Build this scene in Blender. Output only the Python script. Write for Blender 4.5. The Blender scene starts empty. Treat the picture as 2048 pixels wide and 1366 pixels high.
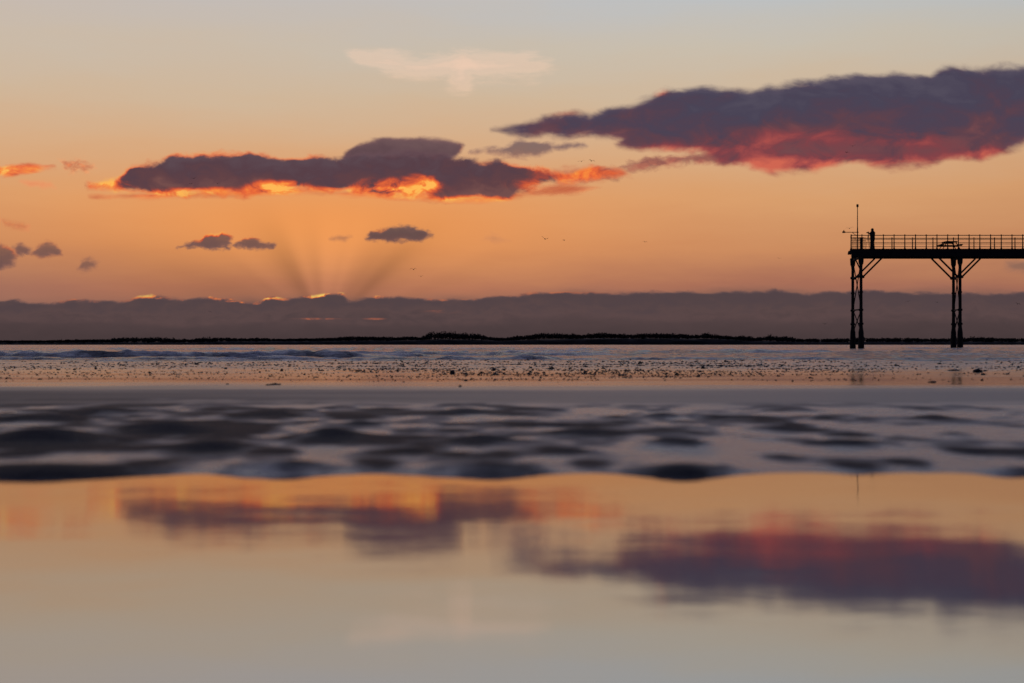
import bpy, bmesh, math, random
import numpy as np
from mathutils import Vector, Matrix
random.seed(7); rng=np.random.default_rng(7)
F=2844.0; HZ=689.0; H=0.35
sc=bpy.context.scene
sc.view_settings.view_transform='Standard'; sc.view_settings.look='None'
sc.view_settings.exposure=0; sc.view_settings.gamma=1
def P(u,v,D): return Vector(((u-1024)/F*D, D, H+(HZ-v)/F*D))
def lin(c):
    out=[]
    for x in c[:3]:
        x=x/255.0
        out.append(x/12.92 if x<=0.04045 else ((x+0.055)/1.055)**2.4)
    return tuple(out)+(1.0,)
# ---------------------------------------------------------------- noise
def vnoise(x,y,seed=0):
    xi=np.floor(x).astype(np.int64); yi=np.floor(y).astype(np.int64)
    fx=x-xi; fy=y-yi
    def hsh(a,b):
        h=(a*374761393+b*668265263+seed*982451653)&0xffffffff
        h=((h^(h>>13))*1274126177)&0xffffffff
        h=h^(h>>16)
        return h/4294967295.0
    sx=fx*fx*fx*(fx*(fx*6-15)+10); sy=fy*fy*fy*(fy*(fy*6-15)+10)
    a=hsh(xi,yi); b=hsh(xi+1,yi); c=hsh(xi,yi+1); d=hsh(xi+1,yi+1)
    return ((a*(1-sx)+b*sx)*(1-sy)+(c*(1-sx)+d*sx)*sy)*2-1
def fbm(x,y,oct=4,seed=0,g=0.5):
    s=0;a=1;t=0
    for i in range(oct):
        s=s+a*vnoise(x*2**i+17.3*i,y*2**i-9.1*i,seed+i*7); t+=a; a*=g
    return s/t
def sstep(a,b,x):
    t=np.clip((x-a)/(b-a),0,1); return t*t*(3-2*t)
# ---------------------------------------------------------------- node helper
class NB:
    def __init__(s,nt): s.nt=nt; nt.nodes.clear()
    def n(s,t,**k):
        nd=s.nt.nodes.new(t)
        for a,b in k.items(): setattr(nd,a,b)
        return nd
    def set(s,sock,v):
        if isinstance(v,bpy.types.NodeSocket): s.nt.links.new(v,sock)
        elif v is not None: sock.default_value=v
    def m(s,op,a,b=None,c=None,clamp=False):
        nd=s.n('ShaderNodeMath',operation=op); nd.use_clamp=clamp
        s.set(nd.inputs[0],a)
        if b is not None: s.set(nd.inputs[1],b)
        if c is not None: s.set(nd.inputs[2],c)
        return nd.outputs[0]
    def mr(s,x,a,b,c=0.0,d=1.0,smooth=True):
        nd=s.n('ShaderNodeMapRange'); nd.interpolation_type='SMOOTHSTEP' if smooth else 'LINEAR'
        s.set(nd.inputs[0],x)
        for i,q in enumerate((a,b,c,d)): s.set(nd.inputs[i+1],q)
        return nd.outputs[0]
    def mix(s,f,a,b,bt='MIX'):
        nd=s.n('ShaderNodeMix',data_type='RGBA',blend_type=bt)
        s.set(nd.inputs[0],f); s.set(nd.inputs[6],a); s.set(nd.inputs[7],b)
        return nd.outputs[2]
    def ramp(s,x,stops):
        nd=s.n('ShaderNodeValToRGB'); s.set(nd.inputs[0],x)
        el=nd.color_ramp.elements
        while len(el)<len(stops): el.new(0.5)
        for e,(p,c) in zip(el,stops): e.position=p; e.color=c
        return nd.outputs[0]
    def noise(s,vec,scale,detail=3,rough=0.5,dist=0.0,dim='3D'):
        nd=s.n('ShaderNodeTexNoise',noise_dimensions=dim)
        if dim!='1D': s.set(nd.inputs['Vector'],vec)
        else: s.set(nd.inputs['W'],vec)
        nd.inputs['Scale'].default_value=scale; nd.inputs['Detail'].default_value=detail
        nd.inputs['Roughness'].default_value=rough; nd.inputs['Distortion'].default_value=dist
        return nd.outputs[0]
    def map(s,vec,loc=(0,0,0),scale=(1,1,1)):
        nd=s.n('ShaderNodeMapping'); s.set(nd.inputs[0],vec)
        nd.inputs[1].default_value=loc; nd.inputs[3].default_value=scale
        return nd.outputs[0]
    def attr(s,name):
        nd=s.n('ShaderNodeAttribute'); nd.attribute_name=name; return nd.outputs['Fac']
def mat(name):
    m=bpy.data.materials.new(name); m.use_nodes=True; return m,NB(m.node_tree)
def principled_mat(name,col,rough=0.6,ns=8.0,var=0.35,metal=0.0,bump=0.0):
    m,b=mat(name)
    tc=b.n('ShaderNodeTexCoord').outputs['Object']
    n=b.noise(tc,ns,5,0.6)
    c2=tuple(min(1,x*(1+var)) for x in col)+(1,); c1=tuple(x*(1-var) for x in col)+(1,)
    p=b.n('ShaderNodeBsdfPrincipled')
    b.set(p.inputs['Base Color'],b.ramp(n,[(0.3,c1),(0.7,c2)]))
    b.set(p.inputs['Roughness'],b.mr(n,0.3,0.7,max(0,rough-0.1),min(1,rough+0.1)))
    p.inputs['Metallic'].default_value=metal
    p.inputs['Specular IOR Level'].default_value=0.25
    if bump:
        bp=b.n('ShaderNodeBump'); bp.inputs['Strength'].default_value=bump; bp.inputs['Distance'].default_value=0.01
        b.set(bp.inputs['Height'],n); b.set(p.inputs['Normal'],bp.outputs[0])
    o=b.n('ShaderNodeOutputMaterial'); b.set(o.inputs[0],p.outputs[0])
    return m
# ---------------------------------------------------------------- object helpers
def add(name,me,mats=None,loc=None,parent=None,label=None,cat=None,kind=None,group=None,smooth=False):
    o=bpy.data.objects.new(name,me); sc.collection.objects.link(o)
    if mats is not None and me is not None and len(me.materials)==0: me.materials.append(mats)
    if parent is not None: o.parent=parent
    if loc is not None: o.location=loc
    if label: o["label"]=label
    if cat: o["category"]=cat
    if kind: o["kind"]=kind
    if group: o["group"]=group
    if smooth and me is not None: me.polygons.foreach_set('use_smooth',[True]*len(me.polygons))
    return o
def grid_mesh(name,X,Y,Z,keep=None,attrs=None):
    r,c=X.shape
    co=np.stack([X,Y,Z],-1).reshape(-1,3)
    idx=np.arange(r*c).reshape(r,c)
    q=np.stack([idx[:-1,:-1],idx[:-1,1:],idx[1:,1:],idx[1:,:-1]],-1).reshape(-1,4)
    if keep is not None:
        q=q[keep.reshape(-1)]
        used=np.unique(q); rem=-np.ones(r*c,int); rem[used]=np.arange(len(used))
        q=rem[q]; co=co[used]
    else: used=np.arange(r*c)
    me=bpy.data.meshes.new(name)
    me.vertices.add(len(co)); me.vertices.foreach_set('co',co.astype(np.float32).ravel())
    me.loops.add(q.size); me.loops.foreach_set('vertex_index',q.astype(np.int32).ravel())
    me.polygons.add(len(q)); me.polygons.foreach_set('loop_start',np.arange(0,q.size,4,dtype=np.int32))
    me.polygons.foreach_set('loop_total',np.full(len(q),4,np.int32))
    me.polygons.foreach_set('use_smooth',np.ones(len(q),bool))
    me.update(calc_edges=True)
    if attrs:
        for k,a in attrs.items():
            at=me.attributes.new(k,'FLOAT','POINT'); at.data.foreach_set('value',a.reshape(-1)[used].astype(np.float32))
    return me
def tube(bm,p0,p1,r0,r1=None,seg=8):
    if r1 is None: r1=r0
    p0=Vector(p0);p1=Vector(p1); d=(p1-p0); L=d.length
    if L<1e-6: return
    q=d.to_track_quat('Z','Y').to_matrix().to_4x4()
    bmesh.ops.create_cone(bm,cap_ends=True,segments=seg,radius1=r0,radius2=r1,depth=L,matrix=Matrix.Translation((p0+p1)/2)@q)
def ball(bm,c,r,seg=12):
    if not hasattr(r,'__len__'): r=(r,r,r)
    bmesh.ops.create_uvsphere(bm,u_segments=seg,v_segments=max(6,seg*2//3),radius=1,matrix=Matrix.Translation(c)@Matrix.Diagonal((r[0],r[1],r[2],1)))
def box(bm,a,b):
    a=Vector(a);b=Vector(b)
    bmesh.ops.create_cube(bm,size=1,matrix=Matrix.Translation((a+b)/2)@Matrix.Diagonal((abs(b[0]-a[0]),abs(b[1]-a[1]),abs(b[2]-a[2]),1)))
def beam(bm,p0,p1,w,h):
    p0=Vector(p0);p1=Vector(p1); d=p1-p0
    q=d.to_track_quat('Z','Y').to_matrix().to_4x4()
    bmesh.ops.create_cube(bm,size=1,matrix=Matrix.Translation((p0+p1)/2)@q@Matrix.Diagonal((w,h,d.length,1)))
def bmesh_to(name,bm,bev=0):
    if bev:
        bmesh.ops.bevel(bm,geom=bm.edges[:],offset=bev,segments=1,affect='EDGES')
    me=bpy.data.meshes.new(name); bm.to_mesh(me); bm.free(); return me
# ================================================================= WORLD
SUN_U,SUN_V=650,632
w=bpy.data.worlds.new("World"); sc.world=w; w.use_nodes=True
b=NB(w.node_tree)
tc=b.n('ShaderNodeTexCoord').outputs['Generated']
sep=b.n('ShaderNodeSeparateXYZ'); b.set(sep.inputs[0],tc)
x,y,z=sep.outputs
hor=b.m('SQRT',b.m('ADD',b.m('MULTIPLY',x,x),b.m('MULTIPLY',y,y)))
el=b.m('MULTIPLY',b.m('DIVIDE',z,b.m('MAXIMUM',hor,0.02)),F)      # elevation, 1 unit = 1/F rad
az=b.m('MULTIPLY',b.m('ARCTAN2',x,y),F)                            # azimuth from +Y
cmb=b.n('ShaderNodeCombineXYZ'); b.set(cmb.inputs[0],az); b.set(cmb.inputs[1],el)
pv=cmb.outputs[0]
strk=b.noise(b.map(pv,scale=(0.0022,0.012,1)),1.0,5,0.6)
el2=b.m('ADD',el,b.m('MULTIPLY',b.m('SUBTRACT',strk,0.5),90.0))
def st(p,c): return (p/2000.0,lin(c))
base=b.ramp(b.m('DIVIDE',el2,2000.0,clamp=True),[st(0,(112,82,77)),st(60,(138,95,82)),st(110,(168,110,88)),st(190,(202,139,96)),
  st(290,(216,159,110)),st(390,(215,172,132)),st(490,(208,183,154)),st(590,(200,191,175)),st(690,(187,194,198)),st(900,(172,178,196)),st(1300,(155,158,188)),st(2000,(120,124,160))])
left=b.mr(az,-1200.0,1200.0,1.0,0.0)
pink=b.mix(b.m('MULTIPLY',b.m('MULTIPLY',left,b.mr(el,350.0,700.0)),b.mr(el,1300.0,800.0,0.0,0.5)),base,lin((206,178,157)))
def gauss(a,c,s):
    q=b.m('DIVIDE',b.m('SUBTRACT',a,c),s); return b.m('MULTIPLY',q,q)
g1=b.m('EXPONENT',b.m('MULTIPLY',b.m('ADD',gauss(az,SUN_U-1024.0,540.0),gauss(el,240.0,100.0)),-1.0))
c1=b.mix(b.m('MULTIPLY',g1,0.75),pink,lin((245,154,80)))
c1=b.mix(b.m('MULTIPLY',b.mr(az,-650.0,-1100.0),b.mr(el,210.0,90.0,0.0,0.6)),c1,lin((158,112,96)))
# crepuscular rays
dx=b.m('SUBTRACT',az,SUN_U-1024.0); dy=b.m('SUBTRACT',el,HZ-SUN_V-35.0)
ang=b.m('ARCTAN2',dx,b.m('MAXIMUM',dy,1.0))
ray=b.noise(b.m('ADD',b.m('MULTIPLY',ang,1.7),4.3),1.0,1.5,0.45,dim='1D')
rm=b.m('EXPONENT',b.m('MULTIPLY',b.m('ADD',gauss(dx,-60.0,420.0),gauss(dy,115.0,85.0)),-1.0))
rf=b.m('ADD',1.0,b.m('MULTIPLY',b.m('MULTIPLY',b.m('SUBTRACT',ray,0.52),1.35),rm))
vm=b.n('ShaderNodeVectorMath',operation='SCALE'); b.set(vm.inputs[0],c1); b.set(vm.inputs['Scale'],rf)
c2=b.mix(b.mr(az,300.0,2200.0,0.0,0.5),vm.outputs[0],b.mix(1.0,vm.outputs[0],lin((200,205,225)),'MULTIPLY'))
back=b.mr(y,0.75,-0.2)
c3=b.mix(back,c2,lin((56,60,88)))
sky=b.n('ShaderNodeTexSky',sky_type='NISHITA'); sky.sun_disc=False
sky.sun_elevation=math.radians(1.2); sky.sun_rotation=math.atan((SUN_U-1024)/F)
c4=b.mix(b.mr(el,1500.0,6000.0,0.0,0.35),c3,b.mix(1.0,sky.outputs[0],(0.1,0.1,0.1,1),'MULTIPLY'))
bg=b.n('ShaderNodeBackground'); b.set(bg.inputs[0],c4); bg.inputs[1].default_value=1.0
o=b.n('ShaderNodeOutputWorld'); b.set(o.inputs[0],bg.outputs[0])
sl=bpy.data.lights.new("sun","SUN"); sl.energy=2.0; sl.angle=math.radians(0.5); sl.color=(1,0.62,0.35)
so=bpy.data.objects.new("sun",sl); sc.collection.objects.link(so)
d=Vector(((SUN_U-1024)/F,1,(HZ-SUN_V)/F)); so.rotation_euler=d.to_track_quat('Z','Y').to_euler(); so.location=(0,0,50)
# ================================================================= CLOUDS
def sdf(px,py,poly):
    poly=np.array(poly,float); n=len(poly); dmin=np.full(px.shape,1e9); ins=np.zeros(px.shape,bool)
    for i in range(n):
        x1,y1=poly[i]; x2,y2=poly[(i+1)%n]
        ex,ey=x2-x1,y2-y1; t=np.clip(((px-x1)*ex+(py-y1)*ey)/(ex*ex+ey*ey+1e-9),0,1)
        dmin=np.minimum(dmin,np.hypot(px-x1-t*ex,py-y1-t*ey))
        cond=((y1>py)!=(y2>py))
        with np.errstate(divide='ignore',invalid='ignore'):
            xi=(x2-x1)*(py-y1)/(y2-y1+1e-12)+x1
        ins^=cond&(px<xi)
    return np.where(ins,dmin,-dmin)
def cloud_mat(name,s,body,lit,nscale,amp,soft,amax,rimw,gn,seed,stretch,bias,tex,nr,rimn):
    m,b=mat(name)
    tc=b.n('ShaderNodeTexCoord').outputs['Object']
    pv=b.map(tc,loc=(seed*13.7,0,seed*5.1),scale=(1/s*stretch,0.0,1/s))
    n1=b.noise(pv,nscale,9,nr,0.25)
    n2=b.noise(b.map(pv,loc=(40,3,9)),nscale*1.1,8,0.56,0.6)
    n3=b.noise(b.map(pv,loc=(140,3,59)),nscale*0.4,5,0.55,0.3)
    dd=b.m('ADD',b.m('ADD',b.attr('dist'),float(bias)),b.m('MULTIPLY',b.m('SUBTRACT',n1,0.5),float(amp)))
    a0=b.mr(dd,-0.35*soft,float(soft))
    alpha=b.m('MULTIPLY',a0,amax)
    thin=b.mr(dd,0.0,float(rimw),1.0,0.0)
    glow=b.m('MULTIPLY',b.attr('glow'),b.m('ADD',0.9,b.m('MULTIPLY',b.m('SUBTRACT',n2,0.5),4.5*gn)))
    rimv=b.m('MULTIPLY',thin,b.attr('rim'))
    if rimn: rimv=b.m('MULTIPLY',rimv,b.mr(b.noise(b.map(pv,loc=(9,3,77)),nscale*0.8,4,0.6),0.42,0.58,0.12,1.0))
    L=b.m('ADD',glow,rimv,clamp=True)
    hh=b.m('ADD',b.attr('hgt'),b.m('MULTIPLY',tex,b.m('ADD',b.m('MULTIPLY',b.m('SUBTRACT',n2,0.5),1.3),b.m('MULTIPLY',b.m('SUBTRACT',n3,0.5),1.5))))
    bc=b.ramp(hh,[(i/(len(body)-1),lin(c)) for i,c in enumerate(body)])
    bc=b.mix(b.m('MULTIPLY',thin,0.45),bc,b.mix(1.0,bc,(1.9,1.6,1.45,1),'MULTIPLY'))
    lc=b.ramp(L,[(p,lin(c)) for p,c in lit])
    col=b.mix(b.mr(L,0.04,0.42),bc,lc)
    e=b.n('ShaderNodeEmission'); b.set(e.inputs[0],col)  # cloud light and shade are baked emission colour, no lamp shapes them
    t=b.n('ShaderNodeBsdfTransparent'); mx=b.n('ShaderNodeMixShader')
    b.set(mx.inputs[0],alpha); b.set(mx.inputs[1],t.outputs[0]); b.set(mx.inputs[2],e.outputs[0])
    o=b.n('ShaderNodeOutputMaterial'); b.set(o.inputs[0],mx.outputs[0])
    return m
_cd=[5200.0]
def cloud(poly,label,body,lit,glow=(),rim=(),step=4,amp=40,soft=6,amax=1.0,nscale=0.03,rimw=14,rim0=0.0,gn=1.0,stretch=0.6,D=None,group=None,bias=2.0,tex=1.0,nr=0.56,rimn=False):
    if D is None:
        D=_cd[0]; _cd[0]+=23
    s=D/F
    pa=np.array(poly,float); mg=amp*0.33+6+soft*0.4
    u0,v0=pa.min(0)-mg; u1,v1=pa.max(0)+mg
    U,V=np.meshgrid(np.arange(u0,u1+step,step),np.arange(v0,v1+step,step))
    d=sdf(U,V,poly)
    def gs(L,base):
        a=np.full(U.shape,float(base))
        for (gu,gv,su,sv,am) in L: a=a+am*np.exp(-((U-gu)/su)**2-((V-gv)/sv)**2)
        return a
    G=gs(glow,0); R=gs(rim,rim0)  # sunlit undersides and bright edges, painted as vertex weights
    hg=(V-pa[:,1].min())/(pa[:,1].max()-pa[:,1].min())
    uc,vc=(u0+u1)/2,(v0+v1)/2
    X=(U-uc)*s; Z=(vc-V)*s; Y=-np.sqrt(np.maximum(d,0))*3*s
    kp=np.maximum.reduce([d[:-1,:-1],d[1:,:-1],d[:-1,1:],d[1:,1:]])>-mg
    me=grid_mesh("cloud",X,Y,Z,kp,dict(dist=d,glow=G,rim=R,hgt=hg))
    m=cloud_mat("cloud_baked_glow",s,body,lit,nscale,amp,soft,amax,rimw,gn,int(D)%97,stretch,bias,tex,nr,rimn)
    return add("cloud",me,m,loc=P(uc,vc,D),label=label,cat="cloud",group=group)
FIRE=[(0,(105,62,62)),(0.3,(178,76,58)),(0.6,(234,106,58)),(0.85,(250,144,64)),(1,(254,184,86))]  # sunset light as ramp colours for the painted cloud glow
CORAL=[(0,(98,60,70)),(0.35,(130,66,72)),(0.65,(170,80,76)),(1,(208,102,82))]
DK=[(92,72,80),(88,64,72),(98,66,70),(116,78,76)]
W=cloud
# lump on top of the long cloud
W([(680,330),(690,306),(712,293),(740,280),(780,275),(850,275),(900,280),(930,289),(920,304),(905,318),(890,336),(760,338)],"smooth grey mauve lump of cloud",body=[(112,86,88),(98,74,79),(90,66,73)],lit=FIRE,amp=22,soft=9,nscale=0.03,bias=2,rim=[(920,296,12,12,0.3)],tex=0.6,D=5500.0)
# long cloud
cloud([(180,373),(205,362),(240,350),(262,338),(320,324),(345,312),(400,311),(460,308),(520,306),(560,316),(600,319),(640,315),(690,312),(760,308),(850,308),(895,313),(930,319),(1000,325),(1050,335),(1080,343),(1140,345),(1185,336),(1225,337),(1248,347),(1232,356),(1150,360),(1090,364),(1062,376),(1020,394),(960,399),(905,399),(860,395),(800,390),(740,388),(690,378),(600,382),(545,386),(500,389),(420,386),(340,388),(280,382),(230,378)],
 "long dark purple cloud with orange glow painted on its underside",DK,FIRE,
 glow=[(560,375,52,11,1.0),(790,381,75,11,0.95),(850,367,38,14,0.7),(770,364,60,9,0.3),(330,388,110,7,0.8),(210,368,55,16,0.75),(1180,348,90,18,0.6),(1100,372,70,12,0.6),(900,400,100,6,0.75),(670,379,60,6,0.55),(430,381,100,6,0.4)],
 rim=[(400,306,180,16,0.8),(600,314,60,12,0.6),(250,345,70,24,0.85),(1050,333,140,14,0.65),(600,392,440,12,0.7),(980,404,90,10,0.7)],amp=44,soft=12,nscale=0.030,rimw=16,bias=5)
cloud([(180,394),(300,388),(420,386),(520,379),(600,379),(700,383),(800,383),(880,391),(980,394),(1040,386),(1120,370),(1205,374),(1170,384),(1060,394),(960,404),(860,401),(760,396),(660,390),(560,389),(420,391),(300,397)],
 "thin bright orange shelf of cloud with painted underglow",[(232,128,70),(228,118,64)],FIRE,glow=[(560,385,60,10,0.9),(790,389,100,10,0.85),(300,392,130,10,0.5),(1110,380,130,14,0.4),(960,402,90,8,0.55)],rim0=0.2,amp=34,soft=13,amax=0.85,nscale=0.03,stretch=0.3,bias=2)  # orange underlight of this sheet is emission colour
# great right hand cloud
cloud([(985,260),(1020,250),(1060,239),(1100,232),(1130,226),(1180,230),(1215,217),(1250,212),(1300,197),(1325,184),(1380,179),(1450,181),(1500,184),(1560,177),(1620,165),(1700,157),(1760,151),(1860,155),(1878,142),(1905,136),(1980,139),(2048,134),(2200,128),(2340,150),(2400,190),(2330,240),(2200,262),(2100,272),(2048,287),(2000,302),(1962,317),(1900,316),(1870,323),(1800,332),(1700,326),(1640,336),(1600,346),(1540,349),(1500,334),(1450,324),(1400,300),(1340,300),(1280,302),(1238,288),(1250,276),(1180,272),(1100,272),(1040,269)],
 "huge slate purple cloud with coral red light painted on its underside",[(82,76,92),(74,68,86),(80,66,82),(96,66,76),(118,74,78)],CORAL,
 glow=[(1560,337,150,20,0.6),(1330,302,90,10,0.5),(1760,324,230,16,0.45),(1480,298,150,20,0.3),(1620,275,240,20,0.24),(1965,308,60,14,0.45),(1850,285,160,18,0.2)],
 rim=[(1320,184,16,12,1.0),(1130,226,36,10,0.6),(1650,345,420,30,0.35)],amp=46,soft=15,nscale=0.022,rimw=24,gn=1.0,bias=6,stretch=0.5)
GR=[(112,90,94),(116,90,92),(130,94,90)]
BR=[(132,92,78),(116,84,78),(108,80,78)]
W([(940,304),(1000,297),(1030,284),(1080,286),(1120,292),(1165,286),(1172,292),(1120,300),(1080,305),(1050,313),(1000,308)],"thin ragged grey purple cloud strip",body=GR,lit=CORAL,amp=34,soft=11,amax=0.85,nscale=0.04,step=3,bias=4)
W([(1240,333),(1275,325),(1290,312),(1330,316),(1370,310),(1430,306),(1470,318),(1420,330),(1370,325),(1320,338),(1270,343)],"ragged coral red cloud fragment",body=[(158,84,78),(176,96,80)],lit=CORAL,glow=[(1350,325,90,16,0.5)],rim0=0.3,amp=40,soft=12,amax=0.85,nscale=0.04,step=3,bias=3)
W([(1060,352),(1110,340),(1180,332),(1240,338),(1262,350),(1200,360),(1120,366)],"pink orange cloud wisp drawn out sideways",body=[(200,106,80),(174,90,78)],lit=FIRE,glow=[(1160,348,90,14,0.3)],rim0=0.3,amp=44,soft=16,amax=0.75,nscale=0.04,step=3,bias=2,stretch=0.4)
W([(-60,332),(20,332),(60,326),(108,332),(70,344),(20,349),(-60,350)],"thin fiery orange cloud streak",body=[(226,116,76)]*2,lit=FIRE,glow=[(20,342,90,14,0.65)],rim0=0.3,amp=30,soft=10,amax=0.9,nscale=0.04,step=3,bias=3,stretch=0.4)
W([(122,320),(160,318),(188,330),(176,344),(150,348),(130,340)],"small mottled orange cloud wisp",body=[(232,140,90)]*2,lit=FIRE,glow=[(155,333,30,14,0.6)],amp=50,soft=16,amax=0.6,nscale=0.08,step=3,bias=1)
W([(0,438),(60,450),(56,462),(10,454)],"faint pinkish cloud streak",body=[(215,115,80)]*2,lit=FIRE,glow=[(30,448,30,14,0.5)],amp=24,soft=12,amax=0.5,nscale=0.05,step=3)
W([(40,362),(100,366),(110,374),(60,374)],"faint pinkish cloud streak",body=[(225,120,84)]*2,lit=FIRE,amp=20,soft=12,amax=0.5,nscale=0.05,step=3)
W([(355,495),(375,486),(400,480),(412,471),(430,471),(445,462),(462,473),(466,488),(455,497),(430,500),(400,496)],"small brown ragged cloud with glow painted on its lumpy top",body=BR,lit=FIRE,rim=[(440,462,34,16,0.95),(410,476,30,14,0.6)],amp=24,soft=6,amax=0.97,nscale=0.07,step=2,rimw=11,bias=2)
W([(460,492),(476,484),(490,476),(505,474),(530,483),(554,489),(547,497),(500,500)],"low brown cloud lump beside a taller one",body=BR,lit=FIRE,rim=[(490,475,40,10,0.5)],amp=22,soft=6,amax=0.95,nscale=0.07,step=2,rimw=10,bias=1)
W([(731,479),(742,467),(765,461),(782,453),(815,452),(838,459),(852,463),(864,475),(845,480),(800,482),(760,483)],"small grey brown cloud with flat base",body=[(110,84,78),(98,76,76),(100,74,74)],lit=FIRE,rim=[(760,462,30,10,0.3)],amp=28,soft=8,amax=0.97,nscale=0.06,step=2,bias=3)
W([(660,478),(680,471),(702,474),(690,481)],"faint tiny grey cloud scrap",body=BR,lit=FIRE,amp=12,soft=8,amax=0.5,nscale=0.08,step=2,bias=3)
W([(-60,484),(-10,486),(14,493),(33,512),(28,532),(0,540),(-60,542)],"dark brown ragged cloud clump",body=BR,lit=FIRE,rim=[(20,500,30,20,0.4)],amp=28,soft=9,amax=0.95,nscale=0.05,step=3,bias=4)
W([(26,495),(42,487),(60,496),(57,508),(35,511)],"small round brown cloud puff",body=BR,lit=FIRE,amp=22,soft=9,amax=0.9,nscale=0.07,step=2,bias=3)
W([(62,510),(75,498),(95,482),(114,489),(122,509),(95,514)],"small brown cloud puff with pale top",body=BR,lit=FIRE,rim0=0.2,amp=26,soft=9,amax=0.88,nscale=0.06,step=2,bias=3)
W([(156,539),(163,521),(180,514),(196,525),(194,538),(172,543)],"small wispy brown cloud puff",body=BR,lit=FIRE,amp=28,soft=12,amax=0.75,nscale=0.06,step=2,bias=2)
W([(2003,540),(2012,524),(2040,520),(2100,524),(2110,544),(2050,548)],"hazy grey cloud puff",body=[(120,94,86),(128,98,86)],lit=FIRE,amp=24,soft=12,amax=0.65,nscale=0.05,step=3)
W([(965,480),(985,466),(1000,473),(1022,482),(990,485)],"faint wispy grey cloud",body=[(170,118,90)]*2,lit=FIRE,amp=22,soft=12,amax=0.4,nscale=0.06,step=3)
W([(710,114),(780,120),(850,128),(900,122),(925,106),(960,120),(1040,122),(1100,128),(1060,142),(975,148),(940,156),(932,174),(914,166),(896,146),(830,142),(760,134)],"pale peach feathery high cloud",body=[(244,206,180)]*2,lit=[(0,(244,206,180)),(1,(248,208,180))],amp=95,soft=46,amax=0.8,nscale=0.026,stretch=0.25,bias=8,tex=0.3,nr=0.66)
# bank on the horizon
cloud([(-500,614),(0,608),(200,606),(500,602),(800,598),(1000,592),(1150,576),(1250,582),(1400,578),(1550,572),(1700,580),(1900,572),(2048,582),(2700,590),(2700,650),(-500,650)],
 "hazy soft layer of mauve cloud above the bank",[(130,95,84),(108,82,78),(94,73,73)],FIRE,amp=46,soft=30,amax=0.7,nscale=0.02,step=6,D=7600.0,stretch=0.3,bias=5)
top=[(-500,600),(-200,604),(0,599),(30,598),(60,605),(130,602),(150,599),(210,601),(250,601),(280,591),(330,591),(372,598),(400,594),(435,593),(470,599),(520,603),(530,592),(570,596),(612,591),(640,586),(688,589),(700,599),(760,591),(800,592),(860,598),(920,598),(980,594),(1050,587),(1130,582),(1200,586),(1300,582),(1400,583),(1500,582),(1550,577),(1600,585),(1700,581),(1750,580),(1900,586),(2048,584),(2300,592),(2700,600)]
cloud(top+[(2700,705),(-500,705)],"long dark mauve cloud bank lying along the horizon",[(82,67,70),(84,68,70),(90,71,71),(82,66,67),(74,61,62),(70,58,59)],[(0,(98,74,74)),(0.4,(164,94,72)),(0.7,(238,128,62)),(1,(255,210,104))],
 glow=[(650,638,60,2.0,0.3),(755,638,25,2.0,0.35),(890,624,50,3,0.25),(620,638,14,2,0.3)],
 rim=[(300,590,45,16,1.2),(400,594,40,14,1.1),(490,601,45,14,1.5),(650,588,45,16,2.4),(545,594,30,16,1.2),(760,592,40,14,1.1),(900,597,50,14,1.0),(160,600,80,12,0.6),(1090,584,130,12,0.5),(1400,580,400,12,0.15)],
 amp=20,soft=5.5,nscale=0.05,rimw=8.5,step=4,D=7200.0,gn=1.2,stretch=0.45,bias=0,tex=0.55,rimn=True)
cloud([(-500,640),(0,636),(300,642),(600,634),(850,640),(1150,626),(1400,634),(1700,628),(2048,632),(2700,630),(2700,706),(-500,706)],
 "darker low layer of cloud resting on the horizon",[(82,66,67),(74,60,61),(66,55,56)],FIRE,amp=44,soft=24,amax=0.8,nscale=0.018,step=6,D=6900.0,stretch=0.25,bias=0,tex=0.4)
# ================================================================= GROUND
humps=[(40,960,460,34),(300,940,150,8),(560,948,240,24),(970,951,290,20),(1370,955,240,24),(2030,956,160,18),(1700,945,120,7),(1830,943,80,6),(760,941,110,6),(1180,941,90,5),(660,888,160,30),(960,896,150,20),(1160,878,180,14),(1330,842,110,14),(1870,846,120,10),(1700,902,140,15),(1350,902,190,18),(330,872,220,26),(80,895,300,34),(420,910,180,22),(1910,882,90,12),(200,835,200,14),(520,840,170,12),(930,834,110,10),(720,860,140,12),(1560,870,130,10),(1130,917,130,9),(820,917,120,11),(1560,927,100,8),(1950,917,130,11),(60,850,240,18),(560,915,120,8)]
def wetness(X,Y):
    wx=X+0.15*fbm(X/0.5,Y/0.8,2,77)
    return 0.7*fbm(wx/0.36,Y/0.5,3,11)+0.45*fbm(wx/0.15,Y/0.22,2,15)+0.40*sstep(-1.8,2.0,X/np.maximum(Y,1)*5.0)-0.24
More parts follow.
